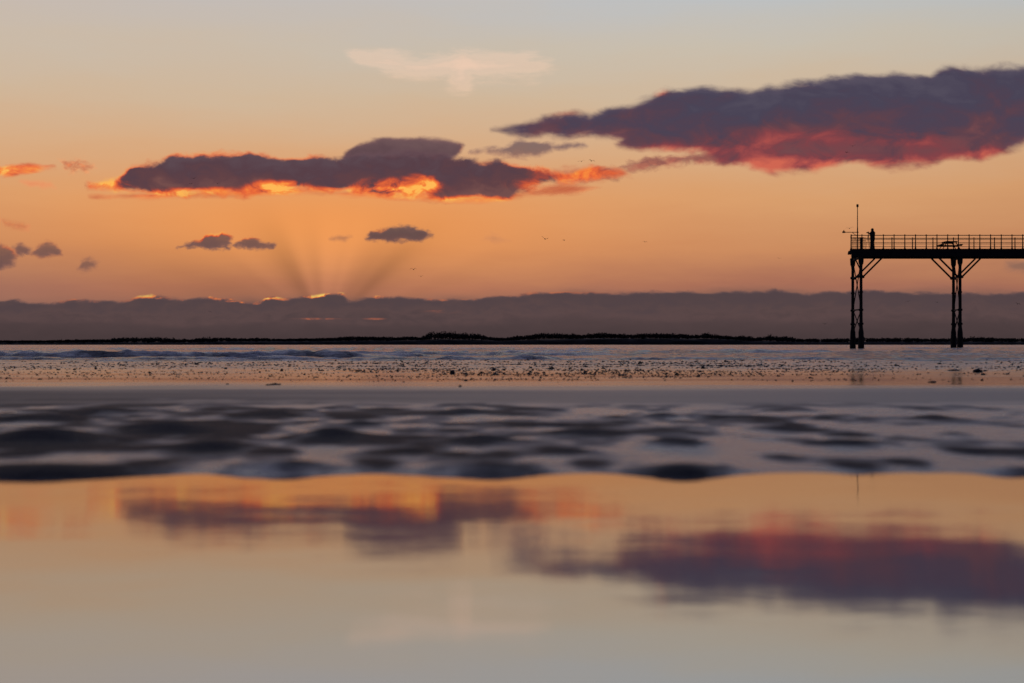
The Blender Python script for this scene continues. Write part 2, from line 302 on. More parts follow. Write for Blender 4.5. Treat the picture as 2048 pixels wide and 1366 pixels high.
def sand_h(X,Y):
    ez=sstep(3.45,4.0,Y+0.04*fbm(X/0.5,Y*0+3.3,2,5))
    mid=sstep(9.2,6.8,Y)
    z=-0.055+0.0605*ez+0.006*sstep(4.1,4.9,Y)*sstep(11,8,Y)
    wx=X+0.12*fbm(X/0.5,Y/0.5,2,77)
    em=0.5+0.5*sstep(4.0,4.5,Y)
    rid=1-2.0*np.abs(fbm(wx/0.30,Y/0.20,2,41))
    z=z-ez*mid*em*(0.009*wetness(X,Y))+ez*mid*em*(0.0030*fbm(wx/0.2,Y/0.14,3,31)+0.0034*(rid-0.4))+ez*mid*0.002
    for (u,v,wd,hp) in humps:
        yy=H*F/(v-HZ)+0.12; xx=(u-1024)/F*yy; rx=wd/2/F*yy*0.85; hh=hp/F*yy*0.72
        ex=np.exp(-np.abs((X-xx)/rx)**2.0-((Y-yy)/(0.10+rx*0.35))**2)
        z=z+hh*ex
    z=z+0.003*sstep(7.5,9.3,Y)*sstep(12.5,10.5,Y)
    far=sstep(14.5,20,Y)*sstep(60,34,Y)
    z=z+far*(0.008*fbm(X/1.6,Y/0.9,4,51)+0.005*fbm(X/0.25,Y/0.5,2,61))
    z=z-0.012*sstep(19,29,Y)-0.5*sstep(30,90,Y)-2.0*sstep(90,300,Y)
    return z
def hump_mask(X,Y):
    s_=np.zeros_like(X)
    for (u,v,wd,hp) in humps:
        yy=H*F/(v-HZ)+0.12; xx=(u-1024)/F*yy; rx=wd/2/F*yy*0.9
        s_=np.maximum(s_,np.exp(-np.abs((X-xx)/rx)**2.0-((Y-yy)/(0.12+rx*0.35))**2))
    return s_
ys=np.concatenate([[-12,-6,-2,0,0.6],np.exp(np.arange(math.log(1.2),math.log(3.3),0.02)),np.exp(np.arange(math.log(3.3),math.log(42),0.0036)),np.exp(np.linspace(math.log(43),math.log(9000),60))])
ts=np.linspace(-1,1,740)
Yg,T=np.meshgrid(ys,ts,indexing='ij')
hw=0.52*np.maximum(Yg,0)+1.5+ (Yg>40)*0.35*(Yg-40)
hw=np.where(Yg<1,4.0,hw)
Xg=T*hw
Zg=sand_h(Xg,Yg)
wet=np.clip(0.52+1.1*wetness(Xg,Yg)-0.95*hump_mask(Xg,Yg)+0.30*sstep(4.5,4.0,Yg),0,1)
me=grid_mesh("beach_ground",Xg,Yg,Zg,None,dict(wet=wet))
m,b=mat("wet_sand")
geo=b.n('ShaderNodeNewGeometry').outputs['Position']
sp=b.n('ShaderNodeSeparateXYZ'); b.set(sp.inputs[0],geo); gy=sp.outputs[1]; gx=sp.outputs[0]
nA=b.noise(b.map(geo,scale=(0.5,1.2,1)),1.6,6,0.6)
nB=b.noise(b.map(geo,scale=(1,1.5,1)),22.0,5,0.6)
nC=b.noise(b.map(geo,scale=(0.25,1.0,1)),0.9,5,0.6)
nE=b.noise(b.map(geo,scale=(1.0,1.5,1)),5.0,6,0.68)
nF=b.noise(b.map(geo,scale=(0.10,0.75,1)),1.5,6,0.62)       # long streaks left by the backwash
nG=b.noise(b.map(geo,scale=(1.0,1.6,1)),2.2,7,0.7)
p=b.n('ShaderNodeBsdfPrincipled')
b.set(p.inputs['Base Color'],b.ramp(nA,[(0.3,(0.006,0.007,0.017,1)),(0.7,(0.013,0.015,0.031,1))]))
gyn=b.m('ADD',gy,b.m('ADD',b.m('MULTIPLY',b.m('SUBTRACT',nC,0.5),1.8),b.m('MULTIPLY',b.m('SUBTRACT',nF,0.5),2.5)))
film=b.mr(gyn,9.6,13.4)
near=b.mr(gyn,9.0,7.0)
wetn=b.mr(b.m('ADD',b.attr('wet'),b.m('MULTIPLY',b.m('SUBTRACT',nE,0.5),1.1)),0.10,0.95)
bar=b.mr(b.m('ADD',gx,b.m('MULTIPLY',b.m('SUBTRACT',nF,0.5),9.0)),-4.0,2.5,0.14,0.5)
wz=b.m('ADD',b.m('MULTIPLY',near,b.m('MULTIPLY',wetn,1.6)),b.m('MULTIPLY',b.m('SUBTRACT',1.0,near),bar))
spec=b.m('ADD',0.02,b.m('MULTIPLY',wz,1.0))
inv=b.m('SUBTRACT',1.0,film)
outer=b.mr(gy,15.0,23.0)
dull=b.m('MULTIPLY',outer,b.mr(nG,0.42,0.6))
fsp=b.m('SUBTRACT',b.mr(nF,0.3,0.7,0.40,0.72),b.m('MULTIPLY',dull,0.38))
b.set(p.inputs['Specular IOR Level'],b.m('ADD',b.m('MULTIPLY',inv,b.m('MULTIPLY',spec,0.5)),b.m('MULTIPLY',film,fsp)))
frg=b.m('ADD',b.mr(nF,0.35,0.65,0.20,0.09),b.m('MULTIPLY',dull,0.22))
nearR=b.mr(wetn,0.2,1.0,0.55,0.24)
barR=b.mr(bar,0.0,0.5,0.55,0.42)
nr_=b.m('ADD',b.m('MULTIPLY',near,nearR),b.m('MULTIPLY',b.m('SUBTRACT',1.0,near),barR))
b.set(p.inputs['Roughness'],b.m('ADD',b.m('MULTIPLY',inv,nr_),b.m('MULTIPLY',film,frg)))
p.inputs['IOR'].default_value=2.0
bp=b.n('ShaderNodeBump'); bp.inputs['Distance'].default_value=0.010
b.set(bp.inputs['Strength'],b.m('MULTIPLY',inv,b.m('ADD',0.3,b.m('MULTIPLY',near,0.7))))
b.set(bp.inputs['Height'],nB)
bp2=b.n('ShaderNodeBump'); bp2.inputs['Distance'].default_value=0.05
b.set(bp2.inputs['Strength'],b.m('MULTIPLY',outer,0.5)); b.set(bp2.inputs['Height'],nG); b.set(bp2.inputs['Normal'],bp.outputs[0])
b.set(p.inputs['Normal'],bp2.outputs[0])
o=b.n('ShaderNodeOutputMaterial'); b.set(o.inputs[0],p.outputs[0])
add("beach_ground",me,m,label="dark wet rippled sand beach at low tide",kind="structure")
# water
def water_mat(name,rough,ior,base,bs,bscale,bdist,foam=False,det=5,br=0.55):
    m,b=mat(name)
    geo=b.n('ShaderNodeNewGeometry').outputs['Position']
    p=b.n('ShaderNodeBsdfPrincipled'); p.inputs['IOR'].default_value=ior
    p.inputs['Roughness'].default_value=rough
    n=b.noise(b.map(geo,scale=bscale),1.0,det,br)
    bp=b.n('ShaderNodeBump'); bp.inputs['Strength'].default_value=bs; bp.inputs['Distance'].default_value=bdist
    b.set(bp.inputs['Height'],n); b.set(p.inputs['Normal'],bp.outputs[0])
    col=base
    if foam:
        f=b.attr('foam'); nf=b.noise(b.map(geo,scale=(0.7,1.5,1)),5.0,6,0.7)
        ff=b.m('MULTIPLY',f,b.mr(nf,0.42,0.56))
        col=b.mix(ff,base,(0.85,0.80,0.82,1))
        b.set(p.inputs['Roughness'],b.m('ADD',rough,b.m('MULTIPLY',ff,0.5)))
        g=b.noise(b.map(geo,scale=(0.7,1.6,1)),1.0,8,0.75)
        b.set(p.inputs['Specular IOR Level'],b.mr(g,0.40,0.58,0.10,1.0))
    b.set(p.inputs['Base Color'],col)
    o=b.n('ShaderNodeOutputMaterial'); b.set(o.inputs[0],p.outputs[0])
    return m
py=np.concatenate([np.linspace(-10,1,8),np.linspace(1.2,9.4,60)]); px=np.linspace(-9,9,80)
PY,PX=np.meshgrid(py,px,indexing='ij')
me=grid_mesh("tide_pool_water",PX,PY,PX*0)
add("tide_pool_water",me,water_mat("still_water",0.044,7.5,(0.06,0.066,0.078,1),0.55,(1.3,2.2,1),0.004),label="still shallow tide pool mirroring the sunset sky",kind="structure")
# sea
ys=np.concatenate([np.exp(np.arange(math.log(27),math.log(62),0.0024)),np.exp(np.linspace(math.log(62.2),math.log(9000),560))]); ts=np.linspace(-1,1,760)
Yg,T=np.meshgrid(ys,ts,indexing='ij'); Xg=T*(0.52*Yg+2+np.maximum(Yg-150,0)*0.3)
dyr=np.gradient(ys)[:,None]*np.ones_like(Xg)
Z=np.full(Xg.shape,-0.018); foam=np.zeros_like(Z)
for i,(yc,hh,wd) in enumerate([(31.0,0.04,0.14),(33.6,0.08,0.16),(37.0,0.20,0.20),(41.5,0.10,0.25),(47,0.12,0.35),(54,0.10,0.4),(63,0.13,0.6),(75,0.12,0.8),(90,0.14,1.0),(108,0.13,1.3),(130,0.14,1.6),(160,0.15,2.0),(200,0.16,2.6),(250,0.17,4)]):
    yl=yc+1.2*fbm(Xg/9.0,Xg*0+i*3.1,3,70+i)*(yc/37)+Xg*0.02
    env=sstep(-0.25,0.35,fbm(Xg/(7.0*yc/40),Xg*0+i,3,90+i))
    if i==2: env=np.maximum(env*0.5,sstep(-1.5,-5.5,Xg))
    if i==1: env=np.maximum(env,0.7*sstep(-1.0,3.0,Xg))
    if i==3: env=np.maximum(env,0.8*sstep(-4.0,-7.0,Xg))
    dd=(Yg-yl); prof=np.exp(-(np.where(dd<0,dd/wd,dd/(wd*4.0)))**2)
    rag=1+0.5*fbm(Xg/0.6,Yg/0.5,3,120+i)
    Z+=hh*env*prof*rag
    foam=np.maximum(foam,env*np.exp(-((dd-0.25)/(wd*1.8))**2)*sstep(180,80,Yg)*sstep(-0.15,0.4,fbm(Xg/2.2,Yg/1.0,3,140+i)))
fade=sstep(2.5,0.6,dyr); on=sstep(28,32,Yg)
Z+=on*fade*(0.05*fbm(Xg/0.7,Yg/0.55,4,200,0.6)+0.03*fbm(Xg/4,Yg/1.6,3,210)*sstep(32,60,Yg))
Z+=sstep(60,150,Yg)*sstep(6,2,dyr)*0.06*fbm(Xg/12,Yg/7,3,220)
Z-=sstep(33,28,Yg)*0.01
me=grid_mesh("sea_water",Xg,Yg,Z,None,dict(foam=foam))
add("sea_water",me,water_mat("sea_surface",0.14,2.8,(0.05,0.05,0.056,1),1.0,(1.6,3.2,1),0.3,foam=True,det=8,br=0.65),label="choppy evening sea with low breaking wavelets",kind="structure")
# ================================================================= FAR SHORE
shore_pts=[(-700,682),(0,684),(400,683),(430,681),(670,680),(850,679),(880,677),(960,678),(1000,680),(1060,678),(1200,675),(1450,676),(1500,680),(1600,682),(1700,683),(1760,682),(2048,682),(2800,681)]
us=np.arange(-700,2800,6.0); vv=np.interp(us,[p[0] for p in shore_pts],[p[1] for p in shore_pts])
D=1500.0
rows=[0,6,30,120,300]; fr=[0.0,0.55,0.85,1.0,0.9]
Xs=[];Ys=[];Zs=[]
for r,f in zip(rows,fr):
    Xs.append((us-1024)/F*(D+r)); Ys.append(np.full(us.shape,D+r)+8*fbm(us/90,us*0,3,301)); Zs.append(-1+ (1+(HZ-vv)/F*D+0.3)*f+0.5*fbm(us/30,us*0+r,3,300)*(f>0))
me=grid_mesh("far_shore_land",np.array(Xs),np.array(Ys),np.array(Zs))
landm=principled_mat("far_land",(0.012,0.010,0.010),0.95,0.05)
add("far_shore_land",me,landm,label="low dark spit of land across the water",kind="structure")
hp=[(-700,673),(0,680),(150,678),(310,672),(340,678),(400,674),(520,675),(560,677),(660,674),(690,672),(780,671),(840,673),(858,664),(885,662),(905,665),(960,667),(975,672),(1010,673),(1050,670),(1070,667),(1110,665),(1160,668),(1190,664),(1230,665),(1260,667),(1290,663),(1330,664),(1360,667),(1400,669),(1420,662),(1440,669),(1490,670),(1520,675),(1548,669),(1570,670),(1600,676),(1650,677),(1690,676),(1740,674),(1780,673),(1850,676),(1900,675),(2000,674),(2048,675),(2800,673)]
verts=[];faces=[]
s=D/F
def quad(c,sz):
    a=Vector((random.gauss(0,1),random.gauss(0,1),random.gauss(0,1))).normalized()
    t=a.orthogonal().normalized()*sz; q=a.cross(t).normalized()*sz*random.uniform(0.6,1)
    i=len(verts); verts.extend([c-t-q,c+t-q*0.6,c+t*0.7+q,c-t*0.8+q*0.9]); faces.append((i,i+1,i+2,i+3))
u=-600.0
while u<2700:
    topv=np.interp(u,[p[0] for p in hp],[p[1] for p in hp]); basev=np.interp(u,[p[0] for p in shore_pts],[p[1] for p in shore_pts])
    big=0.92+0.38*float(fbm(np.array([u/26.0]),np.array([0.5]),3,77)[0])
    hgt=max(2.6,(basev-topv)*s*1.12*(big+random.uniform(-0.15,0.15))); zb=H+(HZ-basev)*s-0.9
    if random.random()<0.03: hgt*=1.25
    xx=(u-1024)*s; yy=D+random.uniform(2,50)
    rw=hgt*random.uniform(0.4,0.65)+0.9
    i=len(verts); r=0.18
    verts.extend([Vector((xx-r,yy,zb)),Vector((xx+r,yy,zb)),Vector((xx+r*.4,yy,zb+hgt*.8)),Vector((xx-r*.4,yy,zb+hgt*.8))]); faces.append((i,i+1,i+2,i+3))
    for k in range(50):
        th=random.uniform(0,6.28); ph=math.acos(random.uniform(-1,1)); rr=random.uniform(0.3,1.0)
        c=Vector((xx+math.cos(th)*math.sin(ph)*rw*rr,yy+math.sin(th)*math.sin(ph)*rw*rr,zb+hgt*(0.50+0.48*math.cos(ph)*rr)))
        quad(c,random.uniform(0.3,0.8))
    u+=random.uniform(0.8,2.4)
me=bpy.data.meshes.new("distant_woodland"); me.from_pydata([tuple(v) for v in verts],[],faces)
add("distant_woodland",me,principled_mat("dark_foliage",(0.014,0.012,0.011),0.95,0.3),label="dark belt of distant trees along the far shore",kind="stuff")
# ================================================================= PIER
iron=principled_mat("painted_iron",(0.016,0.013,0.013),0.8,3.0,0.4,bump=0.4)
wood=principled_mat("weathered_timber",(0.022,0.017,0.015),0.85,4.0,0.4,bump=0.4)
D0=124.0; S0=F/D0
PX_=lambda u:(u-1024)/S0
PZ=lambda v:H+(HZ-v)/S0
pier=bpy.data.objects.new("pier",None); sc.collection.objects.link(pier); pier.location=(PX_(1722),D0,-0.5)
pier["label"]="dark iron seaside pier on tall braced column legs in the sea"; pier["category"]="pier"
org=Vector(pier.location)
def part(name,bm,mt,bev=0,label=None,parent=pier,o=None):
    o=org if o is None else o
    bmesh.ops.translate(bm,verts=bm.verts,vec=-o)
    return add(name,bmesh_to(name,bm,bev),mt,parent=parent,label=label)
zt=PZ(498); XE=78.0; yn,yf=123.7,127.2; xl_n=PX_(1698); xl_f=30.2
bm=bmesh.new()
nb=int((XE-xl_n)/0.19)
for i in range(nb):
    xa=xl_n+i*0.19; sk=(xl_f-xl_n)
    vs=[bm.verts.new(c) for c in [(xa,yn-0.12,zt-0.07),(xa+0.175,yn-0.12,zt-0.07),(xa+0.175+sk,yf+0.12,zt-0.07),(xa+sk,yf+0.12,zt-0.07)]]
    v2=[bm.verts.new(v.co+Vector((0,0,0.07))) for v in vs]
    bm.faces.new(vs[::-1]); bm.faces.new(v2)
    for k in range(4): bm.faces.new((vs[k],vs[(k+1)%4],v2[(k+1)%4],v2[k]))
part("deck",bm,wood)
for yb,xb in ((yn,xl_n),(yf,xl_f)):
    bm=bmesh.new(); box(bm,(xb+0.02,yb-0.08,zt-0.30),(XE,yb+0.08,zt-0.073))
    box(bm,(xb+0.16,yb-0.06,zt-0.60),(XE,yb+0.06,zt-0.302))
    box(bm,(xb+0.10,yb-0.11,zt-0.66),(XE,yb+0.11,zt-0.602))
    x0=xb+0.6
    while x0<XE: 
        box(bm,(x0,yb-0.10,zt-0.60),(x0+0.06,yb-0.062,zt-0.304)); x0+=1.44
    part("deck_girder",bm,iron)
bm=bmesh.new()
x0=xl_n+0.35
while x0<XE-1:
    beam(bm,(x0,yn+0.09,zt-0.19),(x0+0.75,yf-0.09,zt-0.19),0.2,0.14); x0+=1.44
part("deck_joists",bm,wood)
bm=bmesh.new(); beam(bm,(xl_n+0.0,yn-0.1,zt-0.24),(xl_f-0.0,yf+0.1,zt-0.24),0.3,0.1); part("end_fascia",bm,wood)
def column_mesh():
    bm=bmesh.new(); z0=-0.6; ztop=zt-0.665
    Zv=lambda v:PZ(v)
    prof=[(z0,0.26),(Zv(690),0.25),(Zv(664),0.22),(Zv(656),0.16),(Zv(650),0.15),(Zv(649),0.22),(Zv(646),0.22),(Zv(645),0.15),(Zv(622),0.14),(Zv(621),0.21),(Zv(618),0.21),(Zv(617),0.14),(Zv(586),0.135),(Zv(585),0.18),(Zv(583),0.18),(Zv(582),0.13),(Zv(556),0.13),(Zv(555),0.22),(Zv(551),0.22),(Zv(550),0.13),(Zv(534),0.13),(Zv(530),0.15),(Zv(526),0.22),(ztop,0.25)]
    seg=14; rings=[]
    for zz,r in prof:
        ring=[]
        for k in range(seg):
            a=2*math.pi*k/seg; rr=r*(1+(0.14*random.uniform(-1,1) if zz<Zv(650) else 0))
            ring.append(bm.verts.new((math.cos(a)*rr,math.sin(a)*rr,zz+0.5)))
        rings.append(ring)
    for a,c in zip(rings[:-1],rings[1:]):
        for k in range(seg): bm.faces.new((a[k],a[(k+1)%seg],c[(k+1)%seg],c[k]))
    bm.faces.new(rings[0][::-1]); bm.faces.new(rings[-1])
    for k in range(60):
        a=random.uniform(0,6.28); zz=random.uniform(0.3,2.0); r=0.22 if zz<1.5 else 0.17
        ball(bm,(math.cos(a)*r,math.sin(a)*r,zz),random.uniform(0.03,0.07),6)
    me=bpy.data.meshes.new("column"); bm.to_mesh(me); bm.free(); return me
colmesh=column_mesh(); colmesh.materials.append(iron)
bents=[(PX_(1722),PX_(1722)+0.0),(PX_(1920),PX_(1920)+0.36),(PX_(2118),PX_(2118)+0.4),(PX_(2316),PX_(2316)+0.4)]
yc_n,yc_f=124.0,127.0
for bi,(xn,xf) in enumerate(bents):
    for xx,yy in ((xn,yc_n),(xf,yc_f)):
        o=add("column",colmesh,None,parent=pier); o.location=(xx-org.x,yy-org.y,0)
    bm=bmesh.new(); beam(bm,(xn,yc_n-0.4,zt-0.76),(xf,yc_f+0.4,zt-0.76),0.18,0.18); part("crosshead",bm,iron)
    for v in (619,553):
        bm=bmesh.new(); beam(bm,(xn,yc_n+0.2,PZ(v)),(xf,yc_f-0.2,PZ(v)),0.12,0.12); part("cross_strut",bm,iron)
    for va,vb in ((527,617),(622,664)):
        bm=bmesh.new()
        tube(bm,(xn,yc_n+0.12,PZ(va)),(xf,yc_f-0.12,PZ(vb)),0.045)
        tube(bm,(xn+0.05,yc_n+0.12,PZ(vb)),(xf+0.05,yc_f-0.12,PZ(va)),0.045)
        part("cross_bracing",bm,iron)
    for xx,yy in ((xn,yc_n),(xf,yc_f)):
        for sg in ((1,) if bi==0 else (-1,1)):
            bm=bmesh.new()
            beam(bm,(xx+sg*0.16,yy,PZ(554)),(xx+sg*1.95,yy,zt-0.66),0.13,0.13)
            tube(bm,(xx+sg*0.12,yy,PZ(554)-0.02),(xx+sg*0.24,yy,PZ(554)+0.06),0.13,0.13,8)
            part("diagonal_brace",bm,iron)
    if bi==0:
        bm=bmesh.new(); beam(bm,(xn-0.1,yc_n,PZ(537)),(xn-0.6,yc_n,zt-0.66),0.1,0.1)
        tube(bm,(xn-0.7,yc_n-0.02,PZ(558)),(xn+0.1,yc_n,PZ(550)),0.05)
        part("diagonal_brace",bm,iron)
def rail(p0,p1,sp,name="railing"):
    bm=bmesh.new(); p0=Vector(p0);p1=Vector(p1); L=(p1-p0).length; n=max(1,round(L/sp)); dr=(p1-p0)/n
    for i in range(n+1):
        q=p0+dr*i
        tube(bm,q,q+Vector((0,0,1.17)),0.052,0.040,6); tube(bm,q,q+Vector((0,0,0.14)),0.085,0.05,6); ball(bm,q+Vector((0,0,1.2)),0.06,6)
    for hh,r in ((1.17,0.034),(0.80,0.022),(0.42,0.022)):
        tube(bm,p0+Vector((0,0,hh)),p1+Vector((0,0,hh)),r,r,6)
    return part(name,bm,iron)
rail((xl_n+0.12,yn,zt),(XE,yn,zt),0.93)
rail((xl_f+0.12,yf,zt),(XE,yf,zt),1.86)
rail((xl_n+0.12,yn,zt),(xl_f+0.12,yf,zt),0.55)
bm=bmesh.new()
for k in range(12):
    tube(bm,(xl_n+0.14+k*0.11,yn+0.05,zt),(xl_n+0.14+k*0.11,yn+0.05,zt+0.75+0.25*(k%3==0)),0.018,0.018,5)
tube(bm,(xl_n+0.14,yn+0.05,zt+1.0),(xl_n+1.4,yn+0.05,zt+0.95),0.02)
tube(bm,(xl_n+0.14,yn+0.05,zt+0.7),(xl_n+1.4,yn+0.05,zt+0.7),0.025)
part("safety_gate",bm,iron)
bm=bmesh.new()
box(bm,(xl_n+1.0,yn+0.3,zt),(xl_n+1.22,yn+0.5,zt+0.95)); box(bm,(xl_n+0.96,yn+0.27,zt+0.95),(xl_n+1.26,yn+0.53,zt+1.02))
part("mooring_post",bm,iron)
# mast
mx=(1715-1024)/F*125.0; my=125.0
mast=add("weather_mast",None,loc=(mx,my,zt),label="thin tall metal mast with wind sensor arm on the pier",cat="mast")
mo=Vector((mx,my,zt)); ztop=H+(HZ-412)/F*125
bm=bmesh.new(); tube(bm,mo,(mx,my,zt+1.9),0.055,0.05); tube(bm,(mx,my,zt+1.9),(mx,my,ztop),0.042,0.032); box(bm,(mx-.12,my-.12,zt),(mx+.12,my+.12,zt+.03))
part("pole",bm,iron,parent=mast,o=mo)
bm=bmesh.new(); tube(bm,(mx,my,ztop-0.05),(mx,my,ztop+0.12),0.10,0.10,10); tube(bm,(mx,my,ztop+0.12),(mx,my,ztop+0.17),0.10,0.03,10); tube(bm,(mx,my,ztop-0.14),(mx,my,ztop-0.05),0.03,0.10,10)
part("sensor_head",bm,iron,parent=mast,o=mo)
za=H+(HZ-464.5)/F*125
bm=bmesh.new(); tube(bm,(mx-1.2,my,za),(mx+0.1,my,za),0.03); tube(bm,(mx-0.5,my,za),(mx,my,za-0.35),0.02)
part("sensor_arm",bm,iron,parent=mast,o=mo)
bm=bmesh.new(); box(bm,(mx-1.32,my-.08,za-0.06),(mx-1.1,my+.08,za+0.08)); tube(bm,(mx-1.2,my,za+0.08),(mx-1.2,my,za+0.2),0.05,0.03)
part("wind_sensor",bm,iron,parent=mast,o=mo)
# picnic table
tx=(1899-1024)/F*125.4; ty=125.4
tb=add("picnic_table",None,loc=(tx,ty,zt),label="dark wooden picnic table with bench seats on the pier deck",cat="picnic table")
tb.scale=(0.84,0.9,0.92)
def tpart(n,bm): return add(n,bmesh_to(n,bm,0.006),wood,parent=tb)
bm=bmesh.new()
for k in range(5): box(bm,(-0.62+k*0.25,-0.85,0.76),(-0.62+k*0.25+0.235,0.85,0.81))
tpart("table_top",bm)
for sg in (-1,1):
    bm=bmesh.new(); 
    for k in range(2): box(bm,(sg*0.98-0.17+k*0.175,-0.85,0.45),(sg*0.98-0.01+k*0.175,0.85,0.50))
    tpart("seat",bm)
for yy in (-0.6,0.6):
    bm=bmesh.new(); beam(bm,(-0.95,yy,0.0),(-0.42,yy,0.76),0.1,0.06); beam(bm,(0.95,yy,0.0),(0.42,yy,0.76),0.1,0.06)
    beam(bm,(-1.15,yy+0.07,0.40),(1.15,yy+0.07,0.40),0.06,0.09); beam(bm,(-0.6,yy+0.07,0.715),(0.6,yy+0.07,0.715),0.06,0.09)
    tpart("leg_frame",bm)
# ================================================================= PERSON
skin=principled_mat("skin",(0.10,0.06,0.045),0.6,20)
cloth=principled_mat("dark_jacket_cloth",(0.012,0.012,0.016),0.9,30)
jean=principled_mat("dark_trouser_cloth",(0.012,0.013,0.02),0.9,30)
hairm=principled_mat("dark_hair",(0.012,0.009,0.008),0.8,60)
shoem=principled_mat("shoe_leather",(0.012,0.011,0.01),0.6,30)
pxw=(1745-1024)/F*124.9; pyw=124.9
def remesh(o,vs):
    md=o.modifiers.new("r",'REMESH'); md.mode='VOXEL'; md.voxel_size=vs; md.use_smooth_shade=True
    sm=o.modifiers.new("s",'SMOOTH'); sm.factor=0.5; sm.iterations=2
def chain(bm,pts):
    for (p0,r0),(p1,r1) in zip(pts[:-1],pts[1:]): tube(bm,p0,p1,r0,r1,12); 
    for p_,r_ in pts: ball(bm,Vector(p_),r_,12)
hipL=(-0.06,-0.08,0.93);hipR=(0.06,0.08,0.93)
knL=(-0.12,-0.10,0.50);knR=(0.08,0.11,0.50); anL=(-0.15,-0.11,0.09);anR=(0.14,0.13,0.09)
shL=(-0.06,-0.20,1.45);shR=(0.08,0.19,1.45); elL=(-0.12,-0.27,1.16);elR=(0.13,0.30,1.17); wrL=(-0.24,-0.11,1.36);wrR=(-0.12,0.24,1.30)
bm=bmesh.new()
chain(bm,[((0,0,0.93),0.13),((0,0,1.12),0.115),((0,0,1.33),0.13),((0,0,1.46),0.07),((-0.015,0,1.54),0.055)])
for s_ in (-1,1): ball(bm,Vector((0,s_*0.08,1.36)),(0.10,0.12,0.13))
ball(bm,Vector((-0.03,0,1.65)),(0.098,0.078,0.118),16); ball(bm,Vector((-0.055,0,1.58)),(0.06,0.052,0.05))
tube(bm,(-0.12,0,1.66),(-0.145,0,1.625),0.012,0.019,8); ball(bm,Vector((-0.115,0,1.592)),(0.014,0.026,0.009))
for s_ in (-1,1):
    ball(bm,Vector((-0.02,s_*0.08,1.645)),(0.018,0.012,0.032)); ball(bm,Vector((-0.112,s_*0.03,1.665)),(0.012,0.014,0.009))
for h_,k_,a_ in ((hipL,knL,anL),(hipR,knR,anR)):
    chain(bm,[(h_,0.095),(k_,0.058),((Vector(k_)*0.7+Vector(a_)*0.3)+Vector((0.015,0,0)),0.056),(a_,0.038)])
    f=Vector(a_); ball(bm,f+Vector((-0.07,0,-0.05)),(0.13,0.045,0.035))
for s_,e_,w_,sg in ((shL,elL,wrL,-1),(shR,elR,wrR,1)):
    chain(bm,[(s_,0.062),(e_,0.043),(w_,0.028)])
    wv=Vector(w_); pc=wv+Vector((-0.055,-sg*0.012,0.012)); ball(bm,pc,(0.05,0.022,0.042))
    for k,ln in enumerate((0.075,0.085,0.08,0.062)):
        q=pc+Vector((-0.035,-sg*0.008,0.03-k*0.02)); q2=q+Vector((-ln*0.5,-sg*0.012,0)); q3=q2+Vector((-ln*0.3,-sg*0.035,-0.004))
        chain(bm,[(q,0.010),(q2,0.009),(q3,0.0075)])
    q=pc+Vector((0.01,-sg*0.01,0.035)); chain(bm,[(q,0.013),(q+Vector((-0.03,-sg*0.03,0.02)),0.011),(q+Vector((-0.055,-sg*0.035,0.016)),0.009)])
person=add("person",bmesh_to("person",bm),skin,loc=(pxw,pyw,zt),label="person in dark jacket standing behind a tripod camera",cat="person")
person.scale=(1.08,1.08,1.06)
remesh(person,0.009)
bm=bmesh.new()
chain(bm,[((0,0,0.86),0.20),((0,0,1.12),0.20),((0,0,1.34),0.22),((0,0,1.45),0.16)])
for s_ in (-1,1): ball(bm,Vector((0,s_*0.09,1.38)),(0.21,0.15,0.13)); ball(bm,Vector((0,s_*0.06,0.88)),(0.195,0.15,0.11))
for s_,e_,w_ in ((shL,elL,wrL),(shR,elR,wrR)):
    wq=Vector(w_)*0.9+Vector(e_)*0.1
    chain(bm,[(s_,0.10),(e_,0.08)]); tube(bm,e_,wq,0.08,0.055,12)
tube(bm,(-0.005,0,1.44),(-0.01,0,1.54),0.09,0.078,12)
remesh(add("jacket",bmesh_to("jacket",bm),cloth,parent=person),0.012)
bm=bmesh.new()
ball(bm,Vector((0,0,0.93)),(0.15,0.17,0.11))
for h_,k_,a_ in ((hipL,knL,anL),(hipR,knR,anR)):
    chain(bm,[(h_,0.13),(k_,0.10)]); tube(bm,k_,Vector(a_)+Vector((0.01,0,-0.02)),0.10,0.085,12)
remesh(add("trousers",bmesh_to("trousers",bm),jean,parent=person),0.012)
bm=bmesh.new(); ball(bm,Vector((-0.008,0,1.685)),(0.11,0.09,0.10),16); ball(bm,Vector((0.035,0,1.63)),(0.075,0.078,0.085),14)
remesh(add("hair",bmesh_to("hair",bm),hairm,parent=person),0.01)
for a_ in (anL,anR):
    bm=bmesh.new(); f=Vector(a_); ball(bm,f+Vector((-0.07,0,-0.045)),(0.155,0.055,0.044)); box(bm,f+Vector((-0.2,-0.045,-0.09)),f+Vector((0.07,0.045,-0.065))); ball(bm,f+Vector((0.01,0,-0.02)),(0.062,0.052,0.055))
    remesh(add("shoe",bmesh_to("shoe",bm),shoem,parent=person),0.01)
